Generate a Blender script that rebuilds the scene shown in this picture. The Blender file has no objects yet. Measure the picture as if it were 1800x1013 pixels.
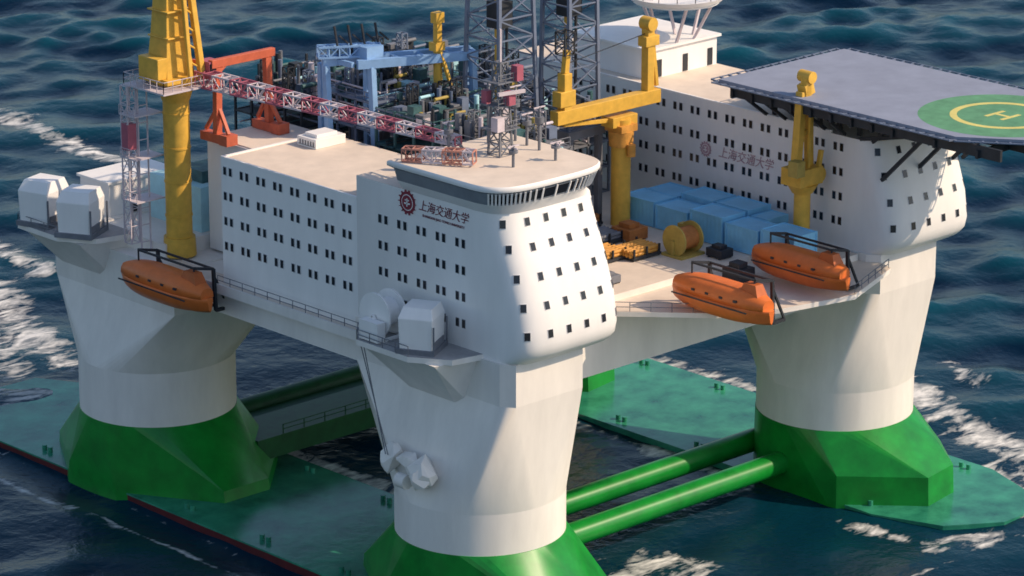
import bpy, bmesh, math, random
import numpy as np
from mathutils import Vector, Matrix
random.seed(7); np.random.seed(7)
S=56.8; T=55.6
scene=bpy.context.scene
# ------------------------------------------------------------ materials
def mat(name,col,rough=0.6,metal=0.0,var=0.12,scale=0.6,bump=0.0,streak=0.0,spec=0.4,col2=None,lo=.3,hi=.7):
    m=bpy.data.materials.new(name); m.use_nodes=True
    nt=m.node_tree; N=nt.nodes; L=nt.links; b=N['Principled BSDF']
    b.inputs['Roughness'].default_value=rough; b.inputs['Metallic'].default_value=metal
    b.inputs['Specular IOR Level'].default_value=spec
    tc=N.new('ShaderNodeNewGeometry')
    mp=N.new('ShaderNodeMapping'); mp.inputs['Scale'].default_value=(1,1,0.25 if streak else 1)
    L.new(tc.outputs['Position'],mp.inputs['Vector'])
    n=N.new('ShaderNodeTexNoise'); n.inputs['Scale'].default_value=scale; n.inputs['Detail'].default_value=6; n.inputs['Roughness'].default_value=0.65
    L.new(mp.outputs[0],n.inputs['Vector'])
    r=N.new('ShaderNodeValToRGB'); r.color_ramp.elements[0].position=lo; r.color_ramp.elements[1].position=hi
    c2=col2 if col2 else tuple(c*(1-var*2) for c in col)
    r.color_ramp.elements[0].color=(*c2,1); r.color_ramp.elements[1].color=(*[min(1,c*(1+var*0.3)) for c in col],1)
    L.new(n.outputs['Fac'],r.inputs['Fac'])
    L.new(r.outputs['Color'],b.inputs['Base Color'])
    if bump:
        bp=N.new('ShaderNodeBump'); bp.inputs['Strength'].default_value=bump; bp.inputs['Distance'].default_value=0.1
        L.new(n.outputs['Fac'],bp.inputs['Height']); L.new(bp.outputs[0],b.inputs['Normal'])
    return m
M_white=mat('white_hull_paint',(0.87,0.82,0.76),0.55,var=0.07,scale=0.3,streak=1)
M_whiteb=mat('white_block_paint',(0.90,0.875,0.85),0.5,var=0.04,scale=0.35,streak=1)
M_deck=mat('beige_deck_paint',(0.79,0.67,0.555),0.8,var=0.08,scale=0.35)
M_deckg=mat('grey_deck',(0.40,0.39,0.39),0.8,var=0.15,scale=0.4)
M_green=mat('green_paint',(0.006,0.27,0.03),0.32,var=0.2,scale=0.35,spec=.45)
M_greend=mat('pontoon_green',(0.045,0.31,0.18),0.18,var=0.3,scale=0.2,col2=(0.008,0.11,0.075),bump=.5,spec=.5)
M_beam=mat('dark_green_beam',(0.012,0.10,0.03),0.5,var=0.2)
M_red=mat('antifouling_red',(0.11,0.008,0.012),0.6,var=0.2)
M_glass=mat('window_glass',(0.015,0.017,0.024),0.15,var=0.2,spec=0.5)
M_frame=mat('window_frame',(0.6,0.6,0.62),0.5)
M_band=mat('bridge_band_grey',(0.26,0.28,0.31),0.4,var=.1)
M_yel=mat('crane_yellow',(0.80,0.47,0.07),0.5,var=0.12,scale=0.8)
M_yeld=mat('dull_yellow',(0.50,0.37,0.09),0.6,var=0.15,scale=0.8)
M_org=mat('lifeboat_orange',(0.78,0.19,0.04),0.45,var=0.08,scale=0.8)
M_orgd=mat('canopy_orange',(0.55,0.13,0.03),0.55,var=0.1)
M_redg=mat('gantry_red',(0.62,0.14,0.07),0.55,var=0.14,scale=0.8)
M_blue=mat('gantry_blue',(0.26,0.45,0.74),0.5,var=0.1,scale=0.8)
M_cont=mat('container_blue',(0.26,0.64,0.93),0.5,var=0.08,scale=0.4)
M_dark=mat('dark_steel',(0.035,0.04,0.05),0.6,var=0.2)
M_grey=mat('grey_steel',(0.20,0.21,0.24),0.55,var=0.15,scale=0.8)
M_lat=mat('lattice_grey',(0.17,0.21,0.30),0.5,var=0.1)
M_dgreen=mat('machinery_green',(0.06,0.15,0.16),0.6,var=0.25,scale=0.8)
M_boomr=mat('boom_red',(0.44,0.12,0.17),0.55,var=0.1)
M_boomw=mat('boom_white',(0.66,0.58,0.62),0.55,var=0.1)
M_pink=mat('faded_red_lattice',(0.55,0.25,0.19),0.6,var=0.1)
M_heli=mat('helideck_grey',(0.28,0.31,0.40),0.75,var=0.08,scale=0.3)
M_heliG=mat('helideck_green',(0.13,0.34,0.18),0.7,var=0.15)
M_heliY=mat('marking_yellow',(0.76,0.66,0.20),0.6,var=0.08)
M_logo=mat('emblem_red',(0.25,0.03,0.05),0.6,var=0.05)
M_text=mat('lettering_red',(0.19,0.04,0.065),0.6,var=0.05)
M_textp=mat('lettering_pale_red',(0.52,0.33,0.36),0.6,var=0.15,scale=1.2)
M_cyan=mat('pale_cyan_paint',(0.46,0.76,0.84),0.6,var=0.08)
M_rust=mat('rusty_orange',(0.52,0.19,0.05),0.7,var=0.2,scale=1.0)
M_ora=mat('yellow_orange_paint',(0.76,0.36,0.07),0.6,var=0.2,scale=1.0)
# ------------------------------------------------------------ mesh builder
class B:
    def __init__(s): s.v=[];s.f=[];s.m=[];s.sm=[]
    def add(s,vs,fs,mi=0,smooth=False):
        o=len(s.v); s.v+=[tuple(v) for v in vs]
        for f in fs: s.f.append([o+i for i in f]); s.m.append(mi); s.sm.append(smooth)
    def box(s,x0,x1,y0,y1,z0,z1,mi=0,M=None):
        vs=[Vector((x,y,z)) for z in (z0,z1) for y in (y0,y1) for x in (x0,x1)]
        if M: vs=[M@v for v in vs]
        s.add(vs,[(0,2,3,1),(4,5,7,6),(0,1,5,4),(2,6,7,3),(0,4,6,2),(1,3,7,5)],mi)
    def fr(s,a,b):
        a=Vector(a);b=Vector(b);d=(b-a);l=d.length;d.normalize()
        up=Vector((0,0,1)) if abs(d.z)<0.95 else Vector((1,0,0))
        x=d.cross(up).normalized();y=x.cross(d).normalized()
        return a,b,x,y
    def bar(s,a,b,w,h=None,mi=0):
        h=h or w
        a,b,x,y=s.fr(a,b)
        vs=[p+x*sx*w/2+y*sy*h/2 for p in (a,b) for sx,sy in ((-1,-1),(1,-1),(1,1),(-1,1))]
        s.add(vs,[(3,2,1,0),(4,5,6,7),(0,1,5,4),(1,2,6,5),(2,3,7,6),(3,0,4,7)],mi)
    def cyl(s,a,b,r,r2=None,n=16,mi=0,smooth=True):
        r2=r if r2 is None else r2
        a,b,x,y=s.fr(a,b)
        vs=[p+x*math.cos(t)*q+y*math.sin(t)*q for p,q in ((a,r),(b,r2)) for t in [2*math.pi*i/n for i in range(n)]]
        s.add(vs,[(i,(i+1)%n,n+(i+1)%n,n+i) for i in range(n)],mi,smooth)
        s.add([v for v in vs[:n]],[tuple(range(n))[::-1]],mi); s.add([v for v in vs[n:]],[tuple(range(n))],mi)
    def loft(s,secs,mi=0,smooth=False,cap=True):
        n=len(secs[0]); vs=[p for sec in secs for p in sec]
        s.add(vs,[(k*n+i,k*n+(i+1)%n,(k+1)*n+(i+1)%n,(k+1)*n+i) for k in range(len(secs)-1) for i in range(n)],mi,smooth)
        if cap:
            s.add(secs[0],[tuple(range(n))[::-1]],mi); s.add(secs[-1],[tuple(range(n))],mi)
    def hull(s,pts,mi=0,smooth=False):
        bm=bmesh.new(); vs=[bm.verts.new(p) for p in pts]
        r=bmesh.ops.convex_hull(bm,input=vs)
        bmesh.ops.delete(bm,geom=[g for g in r['geom_interior'] if isinstance(g,bmesh.types.BMVert)],context='VERTS')
        bmesh.ops.dissolve_limit(bm,angle_limit=math.radians(1.0),verts=bm.verts,edges=bm.edges)
        bm.verts.index_update(); bmesh.ops.recalc_face_normals(bm,faces=bm.faces)
        s.add([v.co.copy() for v in bm.verts],[[v.index for v in f.verts] for f in bm.faces],mi,smooth); bm.free()
    def prism(s,poly,z0,z1,mi=0,top=None):
        n=len(poly)
        a=[(x,y,z0) for x,y in poly]; b=[(x,y,z1) for x,y in poly]
        s.add(a+b,[(i,(i+1)%n,n+(i+1)%n,n+i) for i in range(n)],mi)
        s.add(a,[tuple(range(n))[::-1]],mi); s.add(b,[tuple(range(n))],mi if top is None else top)
    def truss(s,a,b,w,h,nb,t=0.18,mi=0,mi2=None,w2=None,h2=None,ch=1.4):
        a,b,x,y=s.fr(a,b); w2=w2 or w; h2=h2 or h
        P=[]
        for k in range(nb+1):
            q=k/nb; c=a.lerp(b,q); ww=w+(w2-w)*q; hh=h+(h2-h)*q
            P.append([c+x*sx*ww/2+y*sy*hh/2 for sx,sy in ((-1,-1),(1,-1),(1,1),(-1,1))])
        for k in range(nb):
            m=mi if mi2 is None else (mi if (k//2)%2==0 else mi2)
            for i in range(4):
                s.bar(P[k][i],P[k+1][i],t*ch,mi=m)
                j=(i+1)%4
                s.bar(P[k][i],P[k+1][j],t*.8,mi=m) if k%2 else s.bar(P[k][j],P[k+1][i],t*.8,mi=m)
                s.bar(P[k][i],P[k][j],t*.8,mi=m)
        for i in range(4): s.bar(P[nb][i],P[nb][(i+1)%4],t,mi=mi)
    def rail(s,pts,h=1.1,step=2.0,t=0.07,mi=0):
        for p,q in zip(pts[:-1],pts[1:]):
            p=Vector(p);q=Vector(q);L=(q-p).length;n=max(1,int(L/step))
            for k in range(n+1):
                c=p.lerp(q,k/n); s.bar(c,c+Vector((0,0,h)),t,mi=mi)
            for hh in (h*.5,h): s.bar(p+Vector((0,0,hh)),q+Vector((0,0,hh)),t,mi=mi)
    def obj(s,name,mats,parent=None,bevel=0,sharp=None):
        me=bpy.data.meshes.new(name); me.from_pydata(s.v,[],s.f); 
        mats=mats if isinstance(mats,(list,tuple)) else [mats]
        for m in mats: me.materials.append(m)
        me.polygons.foreach_set('material_index',s.m); me.polygons.foreach_set('use_smooth',s.sm)
        me.update()
        if sharp:
            me.polygons.foreach_set('use_smooth',[True]*len(me.polygons)); me.set_sharp_from_angle(angle=math.radians(sharp))
        o=bpy.data.objects.new(name,me); scene.collection.objects.link(o)
        if parent: o.parent=parent
        if sharp:
            md=o.modifiers.new('weighted_normals','WEIGHTED_NORMAL'); md.weight=100; md.keep_sharp=True; md.mode='FACE_AREA'
        if bevel:
            md=o.modifiers.new('bevel','BEVEL'); md.width=bevel; md.segments=2; md.limit_method='ANGLE'
        return o
def top(o,label,cat,group=None):
    o['label']=label;o['category']=cat
    if group:o['group']=group
    return o
def empty(name,loc,label,cat,group=None):
    e=bpy.data.objects.new(name,None); e.location=loc; e.empty_display_size=0.5
    scene.collection.objects.link(e); top(e,label,cat,group); return e
def par(o,e):
    o.parent=e; o.matrix_parent_inverse=Matrix.Translation(-Vector(e.location)); return o
def par0(o,e): o.parent=e; return o
def copytree(e,loc,label=None,scale=None):
    n=e.copy(); n.location=loc; scene.collection.objects.link(n)
    if scale: n.scale=scale
    if label:n['label']=label
    for c in e.children:
        k=c.copy(); k.parent=n; scene.collection.objects.link(k)
    return n
def sup(x0,x1,y0,y1,z,e=2.0,n=32,dx=0,dy=0):
    cx=(x0+x1)/2;cy=(y0+y1)/2;a=(x1-x0)/2;b=(y1-y0)/2;out=[]
    for i in range(n):
        t=2*math.pi*(i+.5)/n;c=math.cos(t);s_=math.sin(t)
        out.append((dx+cx+a*math.copysign(abs(c)**(2/e),c),dy+cy+b*math.copysign(abs(s_)**(2/e),s_),z))
    return out
# ------------------------------------------------------------ platform
plat=empty('semisubmersible_platform',(28,28,-9),'white semi-submersible platform hull on four columns and green pontoons','platform')
b=B()
X1=S+8
b.prism([(3.7,0),(X1-4,0),(X1-4,T+8),(3.7,T+8)],13,21.5,0,top=1)
sec=[(-5.5,16.6),(3.7,13),(3.7,20.0),(-5.5,20.0)]
b.loft([[(x,y,z) for x,z in sec] for y in (8,T-6)],0)
b.box(-6.4,-3.5,10,46,19.9,20.25,1)
b.box(-6.6,-6.35,10,46,19.3,20.4,0)
b.prism([(17,-2.0),(25,-10.5),(31.5,-14.3),(41,-16.4),(51.5,-12.5),(55,-2),(55,2),(17,2)],20.2,20.75,0,top=1)
b.prism([(33,-9),(41,-12),(50,-10),(53,1),(33,1)],18.6,20.2,0)
b.prism([(42,-8),(51,-8),(51,0),(42,0)],20.74,21.5,0,top=1)
par(b.obj('deck_hull',[M_white,M_deck]),plat)
def column(cx,cy,m):
    b=B()
    zl,zk=(4.6,17.0) if m==1 else (6.5,14.8)
    b.loft([sup(-9.2,9.2,-9.2,9.2,z,2,72,cx,cy) for z in (-0.2,2,zl+.02)],0,True,False)
    P=[(cx+9.2*math.cos(t),cy+9.2*math.sin(t),zl) for t in [2*math.pi*(i+.5)/72 for i in range(72)]]
    if m==1: R=[(-5.6,-9.0),(-4.6,-10.4),(5.0,-10.4),(9.8,-4.6),(9.8,12),(-5.6,13.5)]
    else: R=[(-6.6,-12),(-6.6,10),(-5.0,12.4),(7,12.4),(9.8,9),(9.8,-12)]
    P+=[(cx+x,cy+y,zk) for x,y in R]
    b.hull(P)
    b.prism([(cx+x,cy+y) for x,y in R],zk,20.2 if m==-1 else 21.6,0)
    return par(b.obj('column',[M_white],sharp=7),plat)
column(0,0,1); column(S,0,1); column(0,T,-1); column(S,T,-1)
foot=[(-9.2,-3.5),(-2.5,-15),(4.2,-15),(11.2,-8),(11.2,8),(4.2,15),(-3.5,15),(-9.2,5.5)]
foot2=[(-8.4,-8.0),(-1.2,-15.6),(4.4,-14.6),(9.8,-8),(9.8,8),(4.2,12),(-1.0,11.6),(-8.4,4.5)]
for cx,cy in ((0,0),(S,0),(0,T),(S,T)):
    b=B(); ft=foot if cx==0 else foot2; zs_=-6.6 if cx==0 else -4.6
    P=[(cx+9.3*math.cos(t),cy+9.3*math.sin(t),0) for t in [2*math.pi*(i+.5)/60 for i in range(60)]]
    P+=[(cx+x,cy+y,zs_) for x,y in ft]+[(cx+x*1.02,cy+y*1.02,-10) for x,y in ft]
    b.hull(P)
    par(b.obj('column_footing',[M_green],sharp=6.5),plat)
def pontoon(x0,x1,y0,y1,side):
    b=B(); c=(x0+x1)/2
    poly=[(x0,y0+12),(x0+3,y0+4),(x0+9,y0),(x1-9,y0),(x1-3,y0+4),(x1,y0+12),(x1,y1-9),(x1-5,y1),(x0+5,y1),(x0,y1-9)]
    b.prism(poly,-10.8,-8.2,1); b.prism([(c+(x-c)*1.003,y) for x,y in poly],-8.2,-8.0,0)
    for k in range(8):
        y=y0+14+k*(y1-y0-24)/7
        for x in (x0+2.0,x1-2.0):
            b.cyl((x,y,-8.05),(x,y,-7.4),.3,mi=0,n=8); b.cyl((x,y+1.1,-8.05),(x,y+1.1,-7.4),.3,mi=0,n=8)
    par(b.obj('pontoon',[M_greend,side]),plat)
pontoon(-8.6,13.5,-27,92,M_red); pontoon(49,70.5,-25,92,M_greend)
for y in (0.3,7.8):
    b=B(); b.cyl((8,y,-5),(S-2,y,-5),1.35,n=24); par(b.obj('brace_tube',[M_green]),plat)
b=B(); b.box(6,S,T-11,T-4,-6.2,-3.6); b.cyl((8,T+2,-5),(S-4,T+2,-5),1.4,n=24); b.box(6,S,T-4,T+1,-5.4,-4.9)
b.rail([(10,T-10.8,-3.6),(S-8,T-10.8,-3.6)],t=.1,step=3)
par(b.obj('brace_beam',[M_beam]),plat)
b=B()
rl=random.Random(5)
for (cx_,cy_,cz_,rx,ry,rz) in ((-8.9,3.9,8.8,1.3,1.6,1.9),(-9.4,-1.2,8.6,1.7,1.9,2.1),(-9.1,1.2,9.4,1.2,1.6,1.0),(-10.3,-1.8,8.4,1.0,1.2,1.2)):
    P=[]
    for k in range(22):
        v=Vector((rl.gauss(0,1),rl.gauss(0,1),rl.gauss(0,1))).normalized()
        P.append((cx_+rx*v.x,cy_+ry*v.y,cz_+rz*v.z))
    b.hull(P)
b.cyl((-10.2,.2,7.4),(-10.2,1.6,7.4),.8)
par(b.obj('fairlead_housing',[M_white]),plat)
b=B()
for k in range(2): b.bar((-11.0,6.6-.5*k,21.6),(-9.9,3.6+.4*k,9.5),.08)
par(b.obj('mooring_line',[M_grey]),plat)
for (y0,y1) in ((-6.5,8.5),(T-2,T+12.5)):
    b=B()
    b.prism([(-4,y0),(-9,y0+1),(-11.6,y0+5),(-11.6,y1-2),(-9.5,y1),(-4,y1)],21.4,22.0,0,top=1)
    b.loft([[(-5,y0+3,16),(-6,y0+4,16),(-6,y1-4,16),(-5,y1-3,16)],[(-4,y0+.5,21.4),(-10.6,y0+2,21.4),(-10.6,y1-1,21.4),(-4,y1-.5,21.4)]],0)
    b.rail([(-11.5,y0+5,22),(-11.5,y1-2,22),(-9.5,y1-.1,22)],mi=2)
    par(b.obj('winch_sponson',[M_white,M_deckg,M_grey]),plat)
b=B(); b.box(-4.5,3.6,T-8,T+10.5,20.05,21.9); b.box(-5.6,12,T+4,T+12.2,19,22.05)
par(b.obj('deck_step',[M_white]),plat)
# ------------------------------------------------------------ accommodation blocks
NE=3.9
def nose_params(z):
    zs=[21.4,22.0,22.8,24,27,31,35,37.2,38.6]; yf=[-10.6,-11.8,-12.6,-12.9,-12.5,-11.2,-9.6,-9.0,-9.3]
    dd=[3.6,3.8,4.0,4.1,4.2,4.5,4.8,5.0,5.2]
    return float(np.interp(z,zs,yf)),float(np.interp(z,zs,dd))
def nose_pt(t,z,x0,x1,e=NE):
    yf,d=nose_params(z); cx=(x0+x1)/2;a=(x1-x0)/2; c=math.cos(t)
    # left corner is fuller lower down (raked), front slightly bowed
    y=yf+d-d*abs(math.sin(t))**(2/e)
    return Vector((cx-a*math.copysign(abs(c)**(2/e),c), y, z))
def nose_sec(z,x0,x1,yb):
    return [tuple(nose_pt(math.pi*i/36,z,x0,x1)) for i in range(37)]+[(x1,yb,z),(x0,yb,z)]
def window_mesh(double):
    b=B()
    if double:
        for dx in (-.48,.48):
            b.box(dx-.29,dx+.29,-.03,.035,-.50,.50,1); b.box(dx-.235,dx+.235,-.05,.05,-.44,.44,0)
    else:
        b.box(-.35,.35,-.05,.04,-.46,.46,1); b.box(-.30,.30,-.07,.055,-.41,.41,0)
    o=b.obj('window',[M_glass,M_frame]); me=o.data; bpy.data.objects.remove(o); return me
WD=window_mesh(True); WS=window_mesh(False)
def put_window(me,p,n,par_):
    n=Vector(n).normalized(); z=Vector((0,0,1)); x=n.cross(z).normalized(); zz=x.cross(n).normalized()
    R=Matrix((x,n,zz)).transposed().to_4x4(); R.translation=p
    o=bpy.data.objects.new('window',me); scene.collection.objects.link(o); o.parent=par_
    o.matrix_parent_inverse=Matrix.Translation(-Vector(par_.location)); o.matrix_basis=R
    return o
def nose_windows(rows,x0,x1,par_,off=0,ncol=6):
    for z in rows:
        for k in range(ncol):
            c=-.88+1.76*k/(ncol-1); t=math.acos(-math.copysign(abs(c)**(NE/2),c))
            p=nose_pt(t,z,x0,x1); dt=nose_pt(t+.02,z,x0,x1)-p; dz=nose_pt(t,z+.3,x0,x1)-p
            n=dt.cross(dz)
            if n.y>0:n=-n
            put_window(WS,p+Vector((off,0,0)),n,par_)
XB0,XB1=-5.3,9.2
nb=empty('accommodation_block',(2,10,21),'white accommodation block with curved bridge front and rows of windows','building')
b=B()
ZS=(21.4,21.7,22.0,22.4,22.8,23.4,24,25.5,27,29,31,33,35,37.2)
NS=39
b.loft([nose_sec(z,XB0,XB1,13.4) for z in ZS],0,True,False)
b.add(nose_sec(21.4,XB0,XB1,13.4),[tuple(range(NS))[::-1]],0)
b.add(nose_sec(37.2,XB0,XB1,13.4),[tuple(range(NS))],1)
par(b.obj('bridge_tower',[M_whiteb,M_deck]),nb)
b=B()
b.box(XB0+.02,10.4,13.3,36.2,20.0,34.5,0); b.box(XB0+.3,10.1,13.5,35.9,34.5,34.62,1)
b.box(XB0,XB0+.3,13.42,36.2,34.5,34.8,0); b.box(XB0+.3,10.4,35.9,36.2,34.5,34.8,0)
b.box(1.5,12,36.2,47,20.5,33.6,0); b.box(1.7,11.8,36.3,46.8,33.6,33.75,1)
par(b.obj('cabin_wing',[M_whiteb,M_deck]),nb)
rows=[24.6+2.88*k for k in range(4)]
for z in rows:
    for k in range(8): put_window(WD,(XB0,15.0+k*2.86,z),(-1,0,0),nb)
    for y in (9.2,6.2,3.2,.2,-2.8): put_window(WD,(XB0,y,z),(-1,0,0),nb)
nose_windows([25.0,27.9,30.8,33.7,36.2],XB0,XB1,nb)
def capsec(z,g,yb):
    x0,x1=-7.0+g,9.7-g; cx=(x0+x1)/2;a=(x1-x0)/2;e=3.4;d=5.4;yf=-10.5+g
    out=[]
    for i in range(37):
        t=math.pi*i/36;c=math.cos(t)
        out.append((cx-a*math.copysign(abs(c)**(2/e),c),yf+d-d*abs(math.sin(t))**(2/e),z))
    return out+[(x1,yb,z),(x0,yb,z)]
b=B(); b.loft([nose_sec(37.2,XB0,XB1,5.8),capsec(37.8,1.15,5.8),capsec(38.4,.75,5.8)],0,True,False)
b.loft([capsec(39.75,.3,5.8),capsec(39.95,0.05,6.4)],2,True,False)
b.loft([capsec(39.95,0.03,6.4),capsec(40.0,0,6.6),capsec(40.4,0,6.6),capsec(40.55,.12,6.4)],0,True,False)
b.add(capsec(40.55,.12,6.4),[tuple(range(NS))],1)
b.loft([capsec(38.4,.75,5.8),capsec(39.75,.3,5.8)],3,True,False)
lo_=capsec(38.4,.68,5.8);hi_=capsec(39.75,.24,5.8)
for i in range(5,33): b.bar(lo_[i],hi_[i],.2,mi=0)
par(b.obj('bridge_roof',[M_whiteb,M_deck,M_grey,M_band]),nb)
b=B()
lo_=capsec(38.6,.64,5.8);hi_=capsec(39.6,.30,5.8)
b.add(lo_[5:33]+hi_[5:33],[(i,i+1,28+i+1,28+i) for i in range(27)],0)
par(b.obj('bridge_window_band',[M_glass]),nb)
def textobj(body,size,loc,name,mt,parent,off=0.0,shear=0.0):
    c=bpy.data.curves.new(name,'FONT'); c.body=body; c.size=size; c.extrude=0.02; c.align_x='CENTER'; c.align_y='CENTER'; c.offset=off; c.shear=shear
    o=bpy.data.objects.new(name,c); scene.collection.objects.link(o)
    R=Matrix(((0,0,-1),(-1,0,0),(0,1,0))).to_4x4(); R.translation=loc
    bpy.context.view_layer.update()
    dg=bpy.context.evaluated_depsgraph_get(); me=bpy.data.meshes.new_from_object(o.evaluated_get(dg))
    bpy.data.objects.remove(o); me.materials.clear(); me.materials.append(mt); me.transform(R)
    m=bpy.data.objects.new(name,me); scene.collection.objects.link(m); par(m,parent)
    return m
def emblem(xw,cy,cz,q,m1,parent):
    b=B()
    b.cyl((xw-.01,cy,cz),(xw-.06,cy,cz),1.35*q,n=28,smooth=False)
    for i in range(14):
        a=2*math.pi*i/14; b.bar((xw-.04,cy+1.2*q*math.cos(a),cz+1.2*q*math.sin(a)),(xw-.04,cy+1.55*q*math.cos(a),cz+1.55*q*math.sin(a)),.3*q,.05)
    b.cyl((xw-.06,cy,cz),(xw-.075,cy,cz),1.0*q,n=24,mi=1,smooth=False); b.cyl((xw-.075,cy,cz),(xw-.09,cy,cz),.9*q,n=24,mi=0,smooth=False)
    b.bar((xw-.1,cy,cz-.5*q),(xw-.1,cy,cz+.5*q),.18*q,.03,mi=1); b.bar((xw-.1,cy-.5*q,cz-.1),(xw-.1,cy+.5*q,cz-.1),.03,.18*q,mi=1); b.bar((xw-.1,cy-.35*q,cz+.25),(xw-.1,cy+.35*q,cz+.25),.03,.14*q,mi=1)
    par(b.obj('emblem',[m1,M_whiteb]),parent)
textobj('上海交通大学',1.28,(XB0-.04,-.25,35.95),'lettering',M_text,nb,.0,.2)
textobj('SHANGHAI JIAO TONG UNIVERSITY',.40,(XB0-.04,-.25,34.98),'lettering',M_text,nb)
emblem(XB0,5.3,35.9,.88,M_logo,nb)
# far block
fb=empty('accommodation_block',(S+2,20,21),'white accommodation block beneath the helideck with rounded front','building')
b=B(); x0,x1=S+XB0,S+XB1
def shf(sec): return [(x+S,y,z) for x,y,z in sec]
b.loft([shf(nose_sec(z,XB0,XB1,50)) for z in ZS[:-2]]+[shf(nose_sec(34.6,XB0,XB1,50))],0,True,False)
b.add(shf(nose_sec(21.4,XB0,XB1,50)),[tuple(range(NS))[::-1]],0)
b.add(shf(nose_sec(34.6,XB0,XB1,50)),[tuple(range(NS))],1)
b.box(x0,x0+.3,-3,50,34.6,34.9,0)
par(b.obj('cabin_wing',[M_whiteb,M_deck]),fb)
b=B(); b.box(S-2.8,S+9.0,28.4,41,34.61,38.1,0); b.box(S-3.2,S+9.4,28.0,41.4,38.1,38.4,0)
par(b.obj('roof_house',[M_whiteb]),fb)
for x in (S-1,S+3.5,S+7.8):
    b=B(); b.box(x-.4,x+.4,28.3,28.42,34.7,36.8,0); par(b.obj('door',[M_dark]),fb)
for i,z in enumerate(rows):
    for k in range(17): put_window(WD,(x0,-4.2+k*2.8,z),(-1,0,0),fb)
nose_windows([25.0,27.9,30.8,33.4],XB0,XB1,fb,S)
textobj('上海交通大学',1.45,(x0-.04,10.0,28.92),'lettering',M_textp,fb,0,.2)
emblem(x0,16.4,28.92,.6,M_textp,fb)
rp=empty('antenna_platform',(S+2,27,38.4),'white round antenna platform on posts above the roof house','antenna platform')
b=B(); c=(S+3.5,30)
b.cyl((c[0],c[1],43),(c[0],c[1],43.4),5.2,n=32); b.cyl((c[0],c[1],43.4),(c[0],c[1],43.9),5.6,5.9,n=32)
par(b.obj('platform_disc',[M_whiteb]),rp)
b=B()
for i in range(6):
    a=i*math.pi/3; b.bar((c[0]+3*math.cos(a),c[1]+3*math.sin(a)*.6,38.4),(c[0]+4.5*math.cos(a),c[1]+4.5*math.sin(a),43),.3)
b.rail([(c[0]+5.7*math.cos(i*math.pi/8),c[1]+5.7*math.sin(i*math.pi/8),43.9) for i in range(17)],h=1.5)
b.truss((c[0]-4,c[1],43.9),(c[0]-4,c[1],49),.9,.9,6,.12)
par(b.obj('support_frame',[M_boomw]),rp)
# ------------------------------------------------------------ helideck
hd=empty('helideck',(57,-10,35),'blue-grey helideck with green landing circle on black supports','helideck')
hx0,hx1=46.2,67.6; hc=(56.9,-23.2)
poly=[(hx0,9.5),(hx0,-25.5),(hx0+6.0,-33.8),(hx1-6.0,-33.8),(hx1,-25.5),(hx1,9.5)]
b=B(); b.prism(poly,38.9,39.5,0); par(b.obj('deck_plate',[M_heli]),hd)
b=B()
def ring(b,c,r0,r1,z,mi=0,n=64):
    vs=[(c[0]+r*math.cos(2*math.pi*i/n),c[1]+r*math.sin(2*math.pi*i/n),z) for r in (r0,r1) for i in range(n)]
    b.add(vs,[(n+i,n+(i+1)%n,(i+1)%n,i) for i in range(n)],mi)
vs=[(hc[0]+9.3*math.cos(2*math.pi*i/64),hc[1]+9.3*math.sin(2*math.pi*i/64),39.505) for i in range(64)]
b.add(vs,[tuple(range(64))],0)
ring(b,hc,5.0,5.8,39.512,1)
for dx in (-1.1,1.1): b.box(hc[0]-1.6,hc[0]+1.6,hc[1]+dx-.26,hc[1]+dx+.26,39.508,39.516,1)
b.box(hc[0]-.26,hc[0]+.26,hc[1]-.84,hc[1]+.84,39.508,39.516,1)
par(b.obj('landing_marking',[M_heliG,M_heliY]),hd)
b=B()
for (p,q) in zip(poly,poly[1:]+poly[:1]):
    p=Vector((p[0],p[1],0));q=Vector((q[0],q[1],0)); d=(q-p);n=int(d.length/1.4);nn=Vector((d.y,-d.x,0)).normalized()
    cen=Vector((57,-12,0)); 
    if nn.dot((p+q)/2-cen)<0: nn=-nn
    for k in range(n+1):
        c=p.lerp(q,k/n); b.bar(c+Vector((0,0,39.1)),c+nn*1.2+Vector((0,0,39.3)),.2)
    b.bar(p+nn*1.2+Vector((0,0,39.3)),q+nn*1.2+Vector((0,0,39.3)),.12)
    b.bar(p+nn*.6+Vector((0,0,39.2)),q+nn*.6+Vector((0,0,39.2)),.10)
par(b.obj('perimeter_net',[M_lat]),hd)
b=B()
for x in (47.2,52,57,62,66.5):
    b.bar((x,8.5,38.2),(x,-31,38.2),.35,1.3)
for y in (8,5,2,-1,-4,-7,-10,-13,-16,-22,-28): b.bar((hx0+.5,y,37.9),(hx1-.5,y,37.9),.35,.9)
for x in (53,57,61,65):
    for y in (7,3,0,-3,-6): b.bar((x,y,34.6),(x,y,38),.45)
for x in (51.8,57.5,63.5,65.8): 
    b.bar((x,-7,34.6),(x,-20,37.6),.4); b.bar((x,-10.5,30.5),(x,-17.5,37.6),.4); b.bar((x,-9,34.6),(x,-12.5,37.8),.35)
for y in (7,4,1,-2,-5): b.bar((51.7,y,34.8),(47.5,y,37.8),.35)
b.box(52.5,65.5,-6,7,36.6,37.5)
par(b.obj('support_frame',[M_dark]),hd)
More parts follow.
